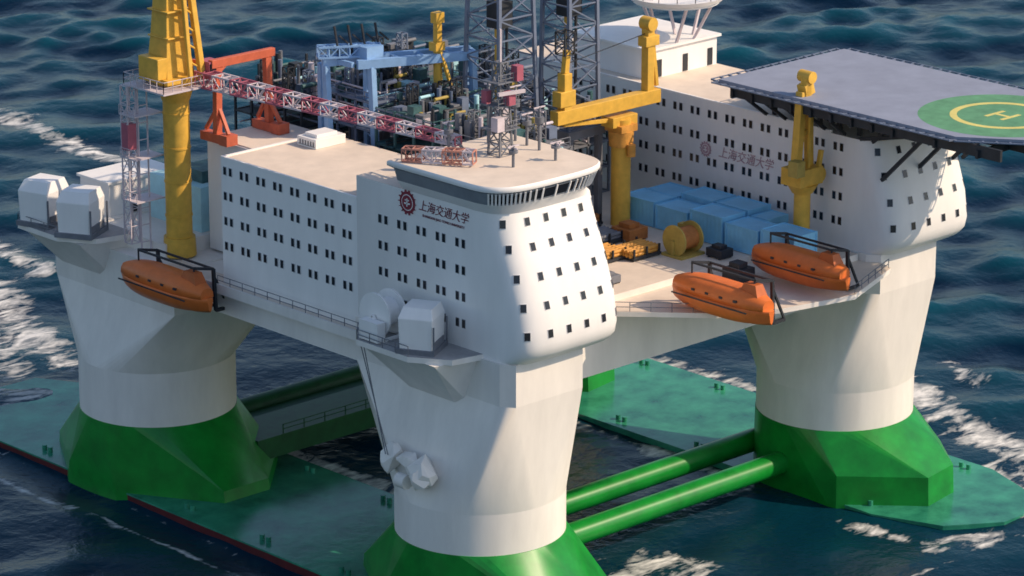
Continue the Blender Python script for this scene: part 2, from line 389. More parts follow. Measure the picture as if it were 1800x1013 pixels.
# ------------------------------------------------------------ lifeboats
def lifeboat_at(loc,label):
    e=empty('lifeboat',loc,label,'lifeboat','enclosed lifeboats on davits')
    b=B(); secs=[]
    L=5.6
    for k in range(15):
        q=-1+2*k/14; y=q*L
        w=1.85*(1-abs(q)**3.2*.82); zb=-1.7+0.55*abs(q)**3; 
        pts=[(fx*w,y,fz) for (fx,fz) in ((0,zb),(.55,zb+.25),(.9,zb+.95),(1.0,-.25),(1.04,-.02),(1.0,.12))]
        secs.append([(x,y,z) for x,y,z in pts]+[(-x,y,z) for x,y,z in pts[:0:-1]])
    b.loft(secs,0,True,True); par0(b.obj('boat_hull',[M_org]),e)
    b=B(); secs=[]
    for k in range(13):
        q=-.93+1.86*k/12; y=q*L; w=1.72*(1-abs(q)**3.5*.7); hh=1.55*(1-abs(q)**4*.55)
        secs.append([(w,y,.1),(w*.93,y,.1+hh*.55),(w*.6,y,.1+hh*.93),(0,y,.1+hh),(-w*.6,y,.1+hh*.93),(-w*.93,y,.1+hh*.55),(-w,y,.1)])
    b.loft(secs,0,True,True); par0(b.obj('canopy',[M_org]),e)
    b=B(); b.hull([(-.7,-4.5,1.2),(.7,-4.5,1.2),(-.7,-2.4,1.2),(.7,-2.4,1.2),(-.5,-4.1,2.2),(.5,-4.1,2.2),(-.5,-2.8,2.2),(.5,-2.8,2.2)]); par0(b.obj('coxswain_cupola',[M_orgd]),e)
    for sx in (-1,1):
        b=B()
        for k in range(4): b.box(sx*1.60-.1,sx*1.60+.1,-2.9+k*1.6,-2.55+k*1.6,.55,.75)
        b.bar((sx*1.93,-4.3,-.03),(sx*1.93,4.3,-.03),.1,.12)
        par0(b.obj('side_window_strip',[M_dark]),e)
    b=B()
    for y in (-3.6,3.6):
        b.bar((2.6,y,-2.0),(2.4,y,2.0),.28); b.bar((2.4,y,2.0),(0,y,2.5),.24); b.bar((0,y,2.5),(0,y,1.4),.12); b.bar((2.6,y,-2.0),(4.2,y,-2.0),.28); b.bar((4.2,y,-2.0),(2.4,y,1.4),.2)
    b.bar((2.4,-3.6,2.0),(2.4,3.6,2.0),.18); b.bar((0,-3.6,2.5),(0,3.6,2.5),.18)
    b.cyl((2.6,-.7,-1.6),(2.6,.7,-1.6),.5,n=12); b.bar((2.6,-3.6,-1.6),(2.6,3.6,-1.6),.2)
    par0(b.obj('davit',[M_dark]),e)
    return e
l1=lifeboat_at((-9.6,41.0,19.7),'orange enclosed lifeboat hanging from black davits off the hull side')
l2=copytree(l1,(24.6,-11.9,22.9),'orange enclosed lifeboat on davits at the apron edge',(1.15,1.28,1.2))
l3=copytree(l1,(38.4,-10.6,23.3),'orange enclosed lifeboat stowed beside the yellow crane',(1.1,1.25,1.12))
l1.scale=(1.14,1.38,1.22)
# ------------------------------------------------------------ cranes
ca=empty('pedestal_crane',(-2.4,47.6,22),'tall yellow pedestal crane with red and white lattice boom','crane')
px,py=-2.4,47.6
b=B(); b.cyl((px,py,20.4),(px,py,41),1.5,n=28); b.cyl((px,py,20.4),(px,py,22.6),1.9,1.8,n=28); b.cyl((px,py,38.5),(px,py,41),1.55,2.4,n=28)
for z in (25,29,33,37): b.cyl((px,py,z),(px,py,z+.2),1.58,n=28)
par(b.obj('pedestal',[M_yel]),ca)
b=B()
b.box(px-3.0,px+2.6,py-2.4,py+2.8,41,41.6); 
b.loft([[(px-2.4,py-1.6,41.6),(px+1.6,py-1.6,41.6),(px+1.6,py+2.2,41.6),(px-2.4,py+2.2,41.6)],[(px-2.0,py-1.2,46),(px+1.0,py-1.2,46),(px+1.0,py+1.8,46),(px-2.0,py+1.8,46)],[(px-1.2,py-.6,58),(px+.6,py-.6,58),(px+.6,py+1,58),(px-1.2,py+1,58)]])
b.bar((px+1.6,py-2.8,41.6),(px+.6,py-1.2,58),.7); b.bar((px-.2,py-3.0,41.6),(px-.2,py-1.4,58),.5)
for k in range(8): z=42.5+k*2; b.bar((px+1.5-.12*k,py-2.6+.17*k,z),(px-.2,py-2.8+.17*k,z+1),.22)
b.box(px-3.6,px-2.2,py-1.5,py+2.0,41.6,44.0)
for z in (46,49,52,55): b.box(px-2.2,px+1.4,py-1.7,py+2,z,z+.2)
par(b.obj('crane_housing',[M_yel],bevel=.08),ca)
b=B(); b.box(px+1.9,px+3.6,py-3.8,py-1.8,41.2,43.2,0); b.box(px+2.0,px+3.5,py-3.9,py-3.75,42.0,43.0,1); par(b.obj('operator_cab',[M_boomr,M_glass]),ca)
b=B(); b.truss((px+1.6,py-2.6,41.3),(-.4,2.8,42.1),1.7,1.7,28,.13,0,1,w2=.9,h2=.9)
par(b.obj('lattice_boom',[M_boomr,M_boomw]),ca)
b=B()
b.rail([(px-4.5,py-3.6,40.6),(px+3.4,py-3.6,40.6),(px+3.4,py+3.6,40.6),(px-4.5,py+3.6,40.6),(px-4.5,py-3.6,40.6)],step=1.2,h=1.3)
b.box(px-4.6,px+3.5,py-3.7,py+3.7,40.4,40.6)
for z in range(22,41,2): b.bar((px-3.6,py+2.4,z),(px-2.2,py+2.4,z),.1)
for d in (-3.6,-2.3): b.bar((px+d,py+2.4,21),(px+d,py+2.4,41),.14)
for z in (27,32,37): b.box(px-5,px-1,py+1.2,py+4,z,z+.15); b.rail([(px-5,py+1.2,z),(px-5,py+4,z)],h=1.2,step=1)
b.truss((px-4.3,py+3.2,22),(px-4.3,py+3.2,40.4),1.2,1.2,9,.1)
b.box(px-5,px-3.8,py+2.5,py+3.7,33,36,1)
par(b.obj('access_platform',[M_boomw,M_boomr]),ca)
br=empty('boom_rest',(-4,0,41),'faded red lattice boom rest on the bridge roof edge','boom rest')
b=B(); b.truss((-5.9,5.2,41.3),(-2.0,-1.4,41.5),1.3,1.3,7,.12,0,1); 
par(b.obj('rest_frame',[M_pink,M_boomw]),br)
b=B(); b.bar((-1.2,3.6,40.55),(-.6,3.0,41.7),.3); b.bar((.4,2.2,40.55),(-.2,2.8,41.7),.3); b.bar((-1.2,3.6,40.68),(.4,2.2,40.68),.2)
par(b.obj('cradle',[M_grey]),br)
# crane B
cb=empty('pedestal_crane',(40,19,21.5),'yellow box-boom crane on cylindrical pedestal between the blocks','crane')
b=B(); b.cyl((40,19,21.5),(40,19,34.2),1.15,n=24); par(b.obj('pedestal',[M_yel]),cb)
b=B(); b.cyl((40,19,31),(40,19,32.8),1.4,1.5,n=24); b.box(38.7,41.3,17.6,20.4,32.8,33.6); b.cyl((40,17.3,30),(40,17.3,31.4),.5); par(b.obj('slewing_collar',[M_ora]),cb)
b=B(); b.bar((29.5,19.3,36.0),(46.2,19.3,35.9),1.3,1.6); b.bar((38,19.3,34),(42,19.3,34),2,1.2); b.bar((31,19.3,35),(42,19.3,33.8),.5)
b.bar((31.2,19.3,36.5),(31.2,19.3,41),1.2); b.box(29.9,32.3,18.6,20,37.2,39.0); b.bar((31.2,19.3,41),(31.5,19.3,43.6),.7)
b.bar((44.6,19.3,36.5),(44.6,19.3,44.0),1.1); b.bar((46.0,19.3,37.0),(45.2,19.3,43),.5); b.box(43.6,45.8,18.6,20,42,43.2); b.cyl((44.6,18.5,44.6),(44.6,20.1,44.6),.8)
par(b.obj('box_boom',[M_yel],bevel=.06),cb)
b=B(); b.truss((31.2,19.3,43.2),(31.2,19.3,45.8),1.5,1.5,2,.12); b.bar((31.3,19.3,42),(44.4,19.3,43.5),.08); par(b.obj('hoist_rigging',[M_dark]),cb)
# crane C
cc=empty('knuckle_crane',(47.6,-3,21),'yellow folded knuckle-boom crane beside the lifeboats','crane')
b=B(); x,y=47.8,-2.2; b.cyl((x,y,21.4),(x,y,29),.95,n=20); b.cyl((x,y,21.4),(x,y,22.2),1.2,n=20); b.cyl((x,y,28.2),(x,y,29.2),1.2,1.8,n=20)
par(b.obj('pedestal',[M_yel]),cc)
b=B(); b.box(x-1.9,x+1.9,y-1.4,y+1.6,29.2,31.2); b.bar((x-1.2,y,31),(x-.5,y,40.0),1.0,.9); b.bar((x+1.0,y,31),(x+.7,y,38.5),.8,.8); b.bar((x-.5,y,40),(x+.9,y,40.4),1.3,1.4); b.bar((x,y-.2,39),(x,y-.2,41.6),.9)
b.bar((x+1.3,y-1,30),(x+1.9,y-1,33),.5); b.cyl((x+.3,y-.9,41.6),(x+.3,y+.9,41.6),.7); b.bar((x-1.0,y,35),(x+1,y,35.3),.6)
par(b.obj('folded_boom',[M_yel],bevel=.06),cc)
b=B(); b.box(x-2.7,x-1.4,y-1.6,y-.2,30.6,32.4,0); b.cyl((x+2.0,y-.9,30),(x+2.0,y+.9,30),.95,mi=1); b.bar((x+.1,y-.7,31.2),(x+.3,y-.7,38.5),.3,mi=1); par(b.obj('hydraulic_gear',[M_yeld,M_yel]),cc)
# small yellow crane on modules
sc=empty('pedestal_crane',(22,30,37),'small yellow crane post above the machinery modules','crane')
b=B(); b.cyl((21.5,30,37),(21.5,30,44),.5,n=14); par(b.obj('pedestal',[M_yel]),sc)
b=B(); b.box(20.7,22.1,29.4,30.6,43.4,44.4); b.bar((21.5,30,44),(21.5,30,47.6),.7); b.box(20.9,22.1,29.5,30.5,46.6,47.8); b.bar((21.3,29.6,44),(22.4,28.4,38.6),.35); par(b.obj('jib',[M_yel]),sc)
# ------------------------------------------------------------ gantries
rg=empty('gantry_crane',(4,43.5,33.7),'red-orange portal gantry standing on the cabin roof','gantry crane')
for x in (.6,8.2):
    b=B(); dx=.2 if x<4 else -.2
    b.bar((x,44,34.6),(x+dx,44,42.4),.7,.8); b.bar((x,42.0,35.0),(x+dx,43.8,37.6),.38); b.bar((x,46.0,35.0),(x+dx,44.2,37.6),.38)
    b.bar((x,41.6,34.3),(x,46.4,34.3),1.2,1.0); b.box(x-.8,x+.8,41.4,42.8,33.8,35.0)
    par(b.obj('portal_leg',[M_redg]),rg)
b=B(); b.bar((-.2,44,42.9),(9.0,44,42.9),.7,.95); b.bar((0.2,43.6,41.6),(2,43.9,42.6),.3)
b.bar((.2,44.5,42.8),(.2,52,42.0),.4,.7); b.bar((.2,52,42),(.2,52,34),.45)
par(b.obj('portal_beam',[M_redg],bevel=.05),rg)
bg=empty('gantry_crane',(15,33,33),'light blue portal gantry over the machinery modules','gantry crane')
for (x,y) in ((10.8,37),(14,32.8),(25,28)):
    b=B(); b.bar((x,y-.6,31),(x,y,42.2),.7); b.bar((x+1.5,y+2.6,31),(x+.3,y+1.2,42.2),.6); b.bar((x,y,36),(x+.8,y+1.8,40),.3); b.bar((x,y,40.5),(x+.8,y+1.5,37),.3); b.bar((x,y-.4,34),(x+1.2,y+2.2,34),.3)
    par(b.obj('portal_leg',[M_blue]),bg)
b=B(); b.bar((12.5,33.5,42.6),(25.5,27.8,42.6),.7,1.0); b.bar((10.5,37.2,42.6),(26.5,30,42.6),.7,1.0)
for k in range(6):
    q=k/5; b.bar((12+13.5*q,33.7-5.9*q,42.6),(12+14.5*q,36.5-6.5*q,42.6),.4,.6)
b.truss((10.0,37.4,43.8),(16,33.6,43.8),1.2,1.2,6,.15)
par(b.obj('portal_beam',[M_blue]),bg)
b=B(); b.box(13.5,16.0,33,35.5,43,44.4,0)
for k in range(4): b.bar((12+1.5*k,36-.6*k,43),(11.3+1.5*k,36-.6*k,46.8),.2,mi=1); b.bar((12+1.5*k,36-.6*k,45.6),(13.3+1.5*k,36-.6*k,44.5),.18,mi=1)
par(b.obj('trolley',[M_blue,M_dark]),bg)
# ------------------------------------------------------------ derricks
for (x,y,z0,w,z1,w2,lab) in ((27,25.5,33,6.0,62,4.6,'grey lattice drilling derrick rising from machinery modules'),(37.0,24.5,33,4.8,62,4.0,'blue-grey lattice derrick tower beside the yellow crane')):
    e=empty('derrick',(x,y,21.5),lab,'derrick','lattice derricks')
    b=B(); b.truss((x,y,z0),(x,y,z1),w,w,12,.2,0,None,w2=w2,h2=w2,ch=2); par(b.obj('lattice_tower',[M_lat]),e)
    b=B(); b.box(x-w/2-.6,x+w/2+.6,y-w/2-.6,y+w/2+.6,z0-1,z0); 
    for sx in (-1,1):
        for sy in (-1,1): b.bar((x+sx*w/2,y+sy*w/2,21.5),(x+sx*w/2,y+sy*w/2,z0-1),.7)
    b.box(x-w/2+.5,x+w/2-.5,y-w/2+.5,y+w/2-.5,21.5,26); b.box(x-.4,x+.4,y-.4,y+.4,26,z0-1)
    par(b.obj('substructure',[M_grey]),e)
    b=B(); b.bar((x-.4,y,z0),(x-.4,y,z1),.5,.5,0); b.box(x-1.2,x+1,y-1,y+1,46,49,1); b.bar((x+1,y,z0),(x+1,y,z1),.25,mi=1); b.box(x-1,x+1.5,y-1,y+1,z0,z0+3,1)
    par(b.obj('travelling_block',[M_yel,M_dark]),e)
# ------------------------------------------------------------ machinery modules
def module(x0,x1,y0,y1,z0,z1,mt,label,seed,dens=2.2):
    rnd=random.Random(seed)
    e=empty('machinery_module',((x0+x1)/2,(y0+y1)/2,z0),label,'machinery','deck machinery modules')
    b=B()
    nx=max(2,int((x1-x0)/3));ny=max(2,int((y1-y0)/3))
    for i in range(nx+1):
        for j in range(ny+1):
            x=x0+(x1-x0)*i/nx;y=y0+(y1-y0)*j/ny
            if i in(0,nx) or j in (0,ny): b.bar((x,y,z0),(x,y,z1+rnd.choice([0,0,1.2,2])),.25)
    nl=max(1,round((z1-z0)/3.2))
    for l in range(nl+1):
        zz=z0+(z1-z0)*l/nl
        for (p,q) in (((x0,y0),(x1,y0)),((x1,y0),(x1,y1)),((x1,y1),(x0,y1)),((x0,y1),(x0,y0))): b.bar((p[0],p[1],zz),(q[0],q[1],zz),.25)
        b.box(x0+.1,x1-.1,y0+.1,y1-.1,zz-.08,zz+.05)
    b.rail([(x0,y1,z1),(x0,y0,z1),(x1,y0,z1)],step=1.5,t=.08)
    par(b.obj('steel_frame',[mt]),e)
    b=B()
    for k in range(int((x1-x0)*(y1-y0)/dens)):
        x=rnd.uniform(x0+.6,x1-.6);y=rnd.uniform(y0+.6,y1-.6);z=z0+rnd.choice([.33,.66,1,1,1])*(z1-z0); h=rnd.uniform(.6,2.6); mi=rnd.choice([0,0,0,1,1,2,2,3,4,5,6,6])
        if rnd.random()<.45: b.box(x-rnd.uniform(.3,.8),x+.5,y-rnd.uniform(.3,.8),y+.5,z+.06,z+h,mi)
        elif rnd.random()<.6: b.cyl((x,y,z),(x,y,z+h*1.3),rnd.uniform(.12,.4),n=8,mi=mi)
        else:
            hh=z+rnd.uniform(.6,2.4); b.cyl((x,y,hh),(x+rnd.uniform(1,3),y,hh),rnd.uniform(.1,.3),n=8,mi=mi); b.cyl((x,y,z),(x,y,hh),.12,n=8,mi=mi)
    for k in range(22):
        y=rnd.uniform(y0,y1);z=rnd.uniform(z0+3,z1+1.2); b.cyl((x0-.2,y,z),(x1+.2,y,z),rnd.uniform(.06,.16),n=8,mi=rnd.choice([0,1,2,3,4,6]))
        x=rnd.uniform(x0,x1); b.cyl((x,y0-.2,z),(x,y1+.2,z),rnd.uniform(.06,.16),n=8,mi=rnd.choice([0,1,2,3,4,6]))
    for k in range(5):
        x=rnd.uniform(x0+1,x1-1);y=rnd.uniform(y0+1,y1-1); b.truss((x,y,z1),(x,y,z1+rnd.uniform(2,4.5)),.9,.9,4,.1,rnd.choice([0,2,6]))
    par(b.obj('pipes_and_tanks',[M_grey,M_dgreen,M_dark,M_cyan,M_boomw,M_yeld,M_lat]),e)
module(13,23,21.5,31,21.5,37,M_dgreen,'dark green steel machinery module with pipes and tanks',1,1.0)
module(14,24,32.5,42,21.5,38,M_lat,'blue-grey steel pipe-filled module below the blue gantry',2,1.1)
module(31,36,29,38,21.5,37,M_grey,'grey machinery module with pipework beside the derricks',3,1.3)
module(13,21,8,20,21.5,36.5,M_grey,'grey pipe module behind the bridge tower',4,1.0)
module(26,40,42,55,21.5,36,M_dgreen,'dark green process module on the rear deck',5,1.6)
module(13,24,44,56,21.5,36,M_dark,'dark pipe module on the rear deck',6,1.6)
module(42,49,30,40,21.5,31,M_grey,'grey pipe module next to the far block wall',7)
# ------------------------------------------------------------ containers
first=None; rc=random.Random(3)
for x in (41.8,46.1):
    for j in range(5):
        y=20.4-j*5.5
        if first is None:
            e=empty('container',(x,y,21.55),'light blue steel container in a row on deck','container','blue containers on deck')
            b=B(); n=12
            def ringc(z):
                pts=[]
                for i in range(n): pts.append((i/n*3.7,-(0.03 if i%2 else 0),z))
                for i in range(16): pts.append((3.7+(0.03 if i%2 else 0),i/16*5.0,z))
                for i in range(n): pts.append((3.7-i/n*3.7,5.0+(0.03 if i%2 else 0),z))
                for i in range(16): pts.append((-(0.03 if i%2 else 0),5.0-i/16*5.0,z))
                return [(p[0],p[1]-5.0,p[2]) for p in pts]
            b.loft([ringc(0),ringc(2.9)]); par0(b.obj('container_wall',[M_cont]),e)
            b=B()
            for xx in (0,3.7):
                for yy in (0,-5.0): b.bar((xx,yy,-.02),(xx,yy,3.0),.2)
            for zz in (.1,2.9):
                b.bar((0,0,zz),(3.7,0,zz),.16);b.bar((0,-5.0,zz),(3.7,-5.0,zz),.16);b.bar((0,0,zz),(0,-5.0,zz),.16);b.bar((3.7,0,zz),(3.7,-5.0,zz),.16)
            par0(b.obj('corner_frame',[M_cont]),e); first=e
        else:
            if x>46 and j>=4: continue
            if x>46 and j==3:
                copytree(first,(x,y,21.55),scale=(.9,.5,1)); continue
            copytree(first,(x+rc.uniform(-.1,.1),y,21.55),scale=(1,.98,rc.choice([1,.95,1.1,1.15])))
e=empty('cable_reel',(36,5,21.5),'dull yellow-flanged steel cable reel on deck','cable reel')
b=B(); cx,cy,cz=36.5,5.5,23.4
b.cyl((cx-1.3,cy,cz),(cx+1.3,cy,cz),1.3,n=24); par(b.obj('wound_cable',[M_rust]),e)
b=B(); 
for d in (-1.5,1.3): b.cyl((cx+d,cy,cz),(cx+d+.2,cy,cz),1.8,n=28,smooth=False)
b.bar((cx-1.6,cy,21.6),(cx-1.6,cy,cz),.4); b.bar((cx+1.65,cy,21.6),(cx+1.65,cy,cz),.4); b.box(cx-1.9,cx+1.9,cy-1.6,cy+1.6,21.5,21.8)
par(b.obj('reel_flange',[M_yeld]),e)
for i,(x,y,lab,mt) in enumerate(((28.5,10.5,'orange pipe rack with stacked pipes',M_ora),(32.4,9.0,'orange equipment skid with stacked pipes',M_ora),(36,22,'red-orange winch skid beside the crane',M_rust),(33,15.5,'dark skid with grey pipes by the crane',M_grey))):
    e=empty('equipment_skid',(x,y,21.5),lab,'equipment','orange deck skids')
    b=B()
    for dx in (-2,0,2): b.bar((x+dx,y-1.8,21.7),(x+dx,y+1.8,21.7),.3); b.bar((x+dx,y-1.8,21.6),(x+dx,y-1.8,22.9),.2); b.bar((x+dx,y+1.8,21.6),(x+dx,y+1.8,22.9),.2)
    b.bar((x-2.2,y-1.8,21.8),(x+2.2,y-1.8,21.8),.3); b.bar((x-2.2,y+1.8,21.8),(x+2.2,y+1.8,21.8),.3)
    par(b.obj('skid_frame',[M_dark]),e)
    b=B()
    for r_ in range(2):
        for c in range(6): b.cyl((x-2.3,y-1.4+c*.55,22.1+r_*.4),(x+2.3,y-1.4+c*.55,22.1+r_*.4),.24,n=8)
    par(b.obj('pipe_stack',[mt]),e)
for (x,y,w,d,h,mt,lab) in ((22.5,3.5,1.2,.9,1.0,M_grey,'grey deck locker on the main deck'),(38.8,2.0,1.0,1.2,1.1,M_dark,'dark steel box near the cable reel'),(39.8,8.5,.9,1.0,1.8,M_yeld,'yellow tank beside the containers'),(35.0,-4.5,1.3,1.3,1.8,M_dark,'black winch box between the lifeboats'),(36.5,14,1.5,1.5,1.5,M_rust,'orange pump unit beside the crane')):
    z=21.5 if y>0 else 20.75
    e=empty('deck_equipment',(x,y,z),lab,'equipment')
    b=B(); b.box(x-w,x+w,y-d,y+d,z+.15,z+h); b.box(x-w*.6,x+w*.5,y-d*.6,y+d*.6,z+h,z+h*1.35); par(b.obj('casing',[mt],bevel=.06),e)
    b=B(); b.bar((x-w,y-d*.7,z+.08),(x+w,y-d*.7,z+.08),.2); b.bar((x-w,y+d*.7,z+.08),(x+w,y+d*.7,z+.08),.2); b.bar((x,y-d*.7,z+.08),(x,y+d*.7,z+.08),.2); par(b.obj('base_frame',[M_dark]),e)
# ------------------------------------------------------------ winches
def winch(loc,lab):
    e=empty('mooring_winch',loc,lab,'winch','white mooring winches')
    b=B(); b.cyl((-1.0,0,2.5),(1.0,0,2.5),1.5,n=24)
    for d in (-1.2,1.0): b.cyl((d,0,2.5),(d+.22,0,2.5),2.4,n=28,smooth=False)
    par0(b.obj('winch_drum',[M_whiteb]),e)
    b=B(); 
    for d in (-1.45,1.45): b.bar((d,-1.8,.1),(d,0,2.5),.3); b.bar((d,1.8,.1),(d,0,2.5),.3); b.bar((d,-2,.2),(d,2,.2),.4)
    b.bar((-2.4,-1.8,.2),(1.6,-1.8,.2),.3); b.bar((-1.6,1.8,.2),(1.6,1.8,.2),.3)
    b.box(-2.6,-1.5,-2,.9,.1,2.2); par0(b.obj('winch_frame',[M_whiteb]),e); return e
def wbox(loc,rot,lab,sc_=1.0):
    e=empty('winch_cabin',loc,lab,'cabin','white winch cabins'); e.rotation_euler=(0,0,rot); e.scale=(sc_,)*3
    b=B(); b.loft([[(-1.8,-1.7,0.5),(1.8,-1.7,.5),(1.8,1.7,.5),(-1.8,1.7,.5)],[(-1.9,-1.8,3.6),(1.9,-1.8,3.6),(1.9,1.8,3.6),(-1.9,1.8,3.6)],[(-1.2,-1.5,4.6),(1.6,-1.5,4.6),(1.6,1.5,4.6),(-1.2,1.5,4.6)]])
    par0(b.obj('cabin_shell',[M_whiteb],bevel=.08),e)
    b=B(); b.box(-2.1,2.1,-2.0,2.0,0,.5); 
    for d in (-2.0,2.0): b.bar((d,-1.95,0),(d,-1.95,3),.15)
    b.box(-1.5,1.5,-1.86,-1.74,.5,1.2); par0(b.obj('cabin_base',[M_grey]),e); return e
winch((-8.6,5.6,22.0),'white mooring winch drum on the corner sponson'); wbox((-8.8,-.6,22.0),.5,'white boxy winch cabin on the corner sponson',1.05)
wbox((-8.8,T+2.0,22.0),.5,'white boxy winch cabin on the aft sponson',1.15)
wbox((-9.2,T+8.5,22.0),.3,'white boxy winch cabin on the aft sponson',1.15)
e=empty('deckhouse',(2,64,22),'small white deckhouse with dark door behind the crane','deckhouse')
b=B(); b.box(-2.5,7,60.5,66,22,26.0,0); b.box(-2.8,7.3,60.2,66.3,26.0,26.3,0); par(b.obj('house_wall',[M_whiteb]),e)
b=B(); b.box(.8,1.6,60.4,60.52,22.1,24.2,0); par(b.obj('door',[M_dark]),e)
e=empty('deckhouse',(5,52,22),'pale cyan equipment house beside the crane pedestal','deckhouse')
b=B(); b.box(1.6,11,48.6,58,21.5,27.2,0); b.box(3,7,50,54,27.2,28.6,1); b.box(8,10,49,51,27.2,29.8,2); par(b.obj('house_wall',[M_cyan,M_dgreen,M_dark]),e)
e=empty('roof_unit',(7.5,32,34.6),'white ventilation unit on the cabin roof','ventilation unit')
b=B(); b.box(4.4,8.8,31.4,34.6,34.63,35.7,0); b.box(5.0,8.0,31.9,34.0,35.7,36.1,0); par(b.obj('unit_casing',[M_whiteb],bevel=.05),e)
b=B(); 
for k in range(6): b.box(4.36,4.4,31.7+k*.45,31.9+k*.45,34.9,35.4)
b.box(4.37,4.4,31.6,34.4,34.82,34.9)
par(b.obj('vent_grille',[M_grey]),e)
RZ=40.54
e=empty('radar_mast',(3,0,RZ),'lattice radar mast with red and white antennas on the bridge roof','mast')
b=B(); b.truss((3,0,RZ),(3,0,50.5),1.8,1.8,7,.14,w2=1.0,h2=1.0)
for z in (43.4,46,48.5): b.box(1.4,4.6,-1.4,1.4,z,z+.12); b.rail([(1.4,-1.4,z),(4.6,-1.4,z),(4.6,1.4,z)],h=1,step=1)
par(b.obj('mast_frame',[M_grey]),e)
for k,(p,q,w,mt) in enumerate((((1.2,-1.6,47.6),(4.4,-2.2,47.6),.35,M_boomw),((3,0,50.5),(3,0,54),.2,M_boomw),((3,-1.4,46.2),(3,-1.4,47.6),.9,M_boomr),((4.2,-1.3,48.6),(4.2,-1.3,50.2),.9,M_boomr),((1.7,-1,43.5),(1.7,-1,45),1.0,M_boomw),((4.4,1,43.5),(4.4,1,45),1.0,M_boomw),((2,1,46.1),(2,1,47.5),.8,M_boomr))):
    b=B(); b.bar(p,q,w); par(b.obj('antenna',[mt]),e)
for (x,y,h,lab) in ((7.2,-1.5,4.2,'white antenna mast on the bridge roof'),(-1.2,3.4,3.2,'thin grey whip antenna on the bridge roof'),(8.0,3,5.5,'grey antenna post behind the bridge'),(.6,-4.5,1.8,'short vent post on the bridge roof'),(5.6,-5.6,1.5,'short vent post on the bridge roof'),(5.4,4.4,6.5,'tall grey antenna post behind the radar mast'),(7.6,0.8,3.0,'dark satellite post on the bridge roof')):
    e=empty('antenna_post',(x,y,RZ),lab,'antenna','roof antennas')
    b=B(); b.cyl((x,y,RZ),(x,y,41+h),.16,n=8); b.cyl((x,y,41+h*.6),(x,y,41+h*.75),.5,n=12); par(b.obj('post',[M_grey]),e)
    b=B(); b.bar((x-.8,y,41+h),(x+.8,y,41+h),.14); b.bar((x,y-.6,41+h*.9),(x,y+.6,41+h*.9),.14); par(b.obj('cross_arm',[M_boomw]),e)
for pts in ([(-6.3,10.2,20.2),(-6.3,36,20.2)],[(17.2,-2,20.7),(25,-10.3,20.7)],[(41.2,-16.2,20.7),(51.3,-12.3,20.7)],[(10.2,.15,21.5),(17.5,.15,21.5)],[(-4.9,T+12,22),(11.8,T+12,22)]):
    b=B(); b.rail(pts,t=.065); par(b.obj('railing',[M_grey]),plat)
# ------------------------------------------------------------ sea
def axis():
    core=np.arange(-120,330,1.2); out=[330]; st=1.5
    while out[-1]<9000: st*=1.12; out.append(out[-1]+st)
    lo=[-120];st=1.5
    while lo[-1]>-4000: st*=1.12; lo.append(lo[-1]-st)
    return np.concatenate([np.array(lo[:0:-1]),core,np.array(out)])
ax=axis(); n=len(ax); X,Y=np.meshgrid(ax,ax,indexing='ij')
Z=np.zeros_like(X); DX=np.zeros_like(X);DY=np.zeros_like(X)
wd=math.radians(222)
groups=[np.ones_like(X)]
for gk in range(5):
    g_=np.zeros_like(X)
    for i in range(5):
        lam=random.uniform(45,120); th=random.uniform(0,6.28); k=2*math.pi/lam
        g_+=np.cos(k*(X*math.cos(th)+Y*math.sin(th))+random.uniform(0,6.28))
    groups.append(np.clip(.85+.3*g_,.1,1.7))
for i in range(120):
    lam=4.0*math.exp(random.uniform(0,math.log(12)))
    th=wd+random.gauss(0,.85 if lam<15 else .6); k=2*math.pi/lam; A=0.0054*lam*random.uniform(.4,1.3)
    if lam<9: A*=.85
    if lam>20: A*=.55
    gm=groups[random.randrange(1,6)]
    ph=random.uniform(0,6.28); p=k*(X*math.cos(th)+Y*math.sin(th))+ph
    Z+=gm*A*np.cos(p); DX-=gm*A*.35*math.cos(th)*np.sin(p); DY-=gm*A*.35*math.sin(th)*np.sin(p)
far=np.clip(1-(np.maximum(np.abs(X-100),np.abs(Y-100))-230)/200,0,1)
inside=np.exp(-(np.maximum(0,np.maximum(np.abs(X-31)-42,np.abs(Y-32)-60))/14)**2)
amp=far*(1-.70*inside)
Z*=amp;DX*=amp;DY*=amp
foam=np.zeros_like(X)
def seg(p,q,w,s=1.0):
    global foam
    px_,py_=p;qx,qy=q;dx=qx-px_;dy=qy-py_;L2=dx*dx+dy*dy+1e-6
    t=np.clip(((X-px_)*dx+(Y-py_)*dy)/L2,0,1)
    wob=1.2*np.sin(X*.31+Y*.17)+.8*np.sin(Y*.43-X*.2)
    d=np.abs(np.hypot(X-(px_+t*dx),Y-(py_+t*dy))+ (wob if w>1.4 else wob*.25)*.6); foam=np.maximum(foam,s*np.exp(-(d/w)**2))
seg((84,215),(81,168),3.5,1.05); seg((88,230),(84,200),5,.85)
seg((42,150),(37,128),3.5,.95); seg((30,135),(15,95),5,1.0); seg((20,112),(8,96),6,.95)
seg((-16,75),(-13.5,15),.9,1.05); seg((-13.5,15),(-10,-25),1.2,.95)
seg((88,18),(77,-14),5,1.02); seg((99,18),(96,11),2.8,.9); seg((73,50),(72.6,18),2.2,1.1)
seg((21,-4),(24,-8),4.2,1.12); seg((16,-6),(21,-14),3.5,.95); seg((47.5,38),(47.6,8),1.8,1.1)
seg((15,70),(15.2,28),1.8,1.0); seg((48,-24),(60,-28),2.4,1.0); seg((70,-27),(74,-16),3.5,1.05); seg((46,-12),(47,-25),1.5,.95)
seg((-9.8,95),(-9.6,-20),.7,.6); seg((-4,96),(10,78),7,.9); seg((25,52),(40,50),2.5,.6);seg((34,-28),(50,-27),1.2,.7)
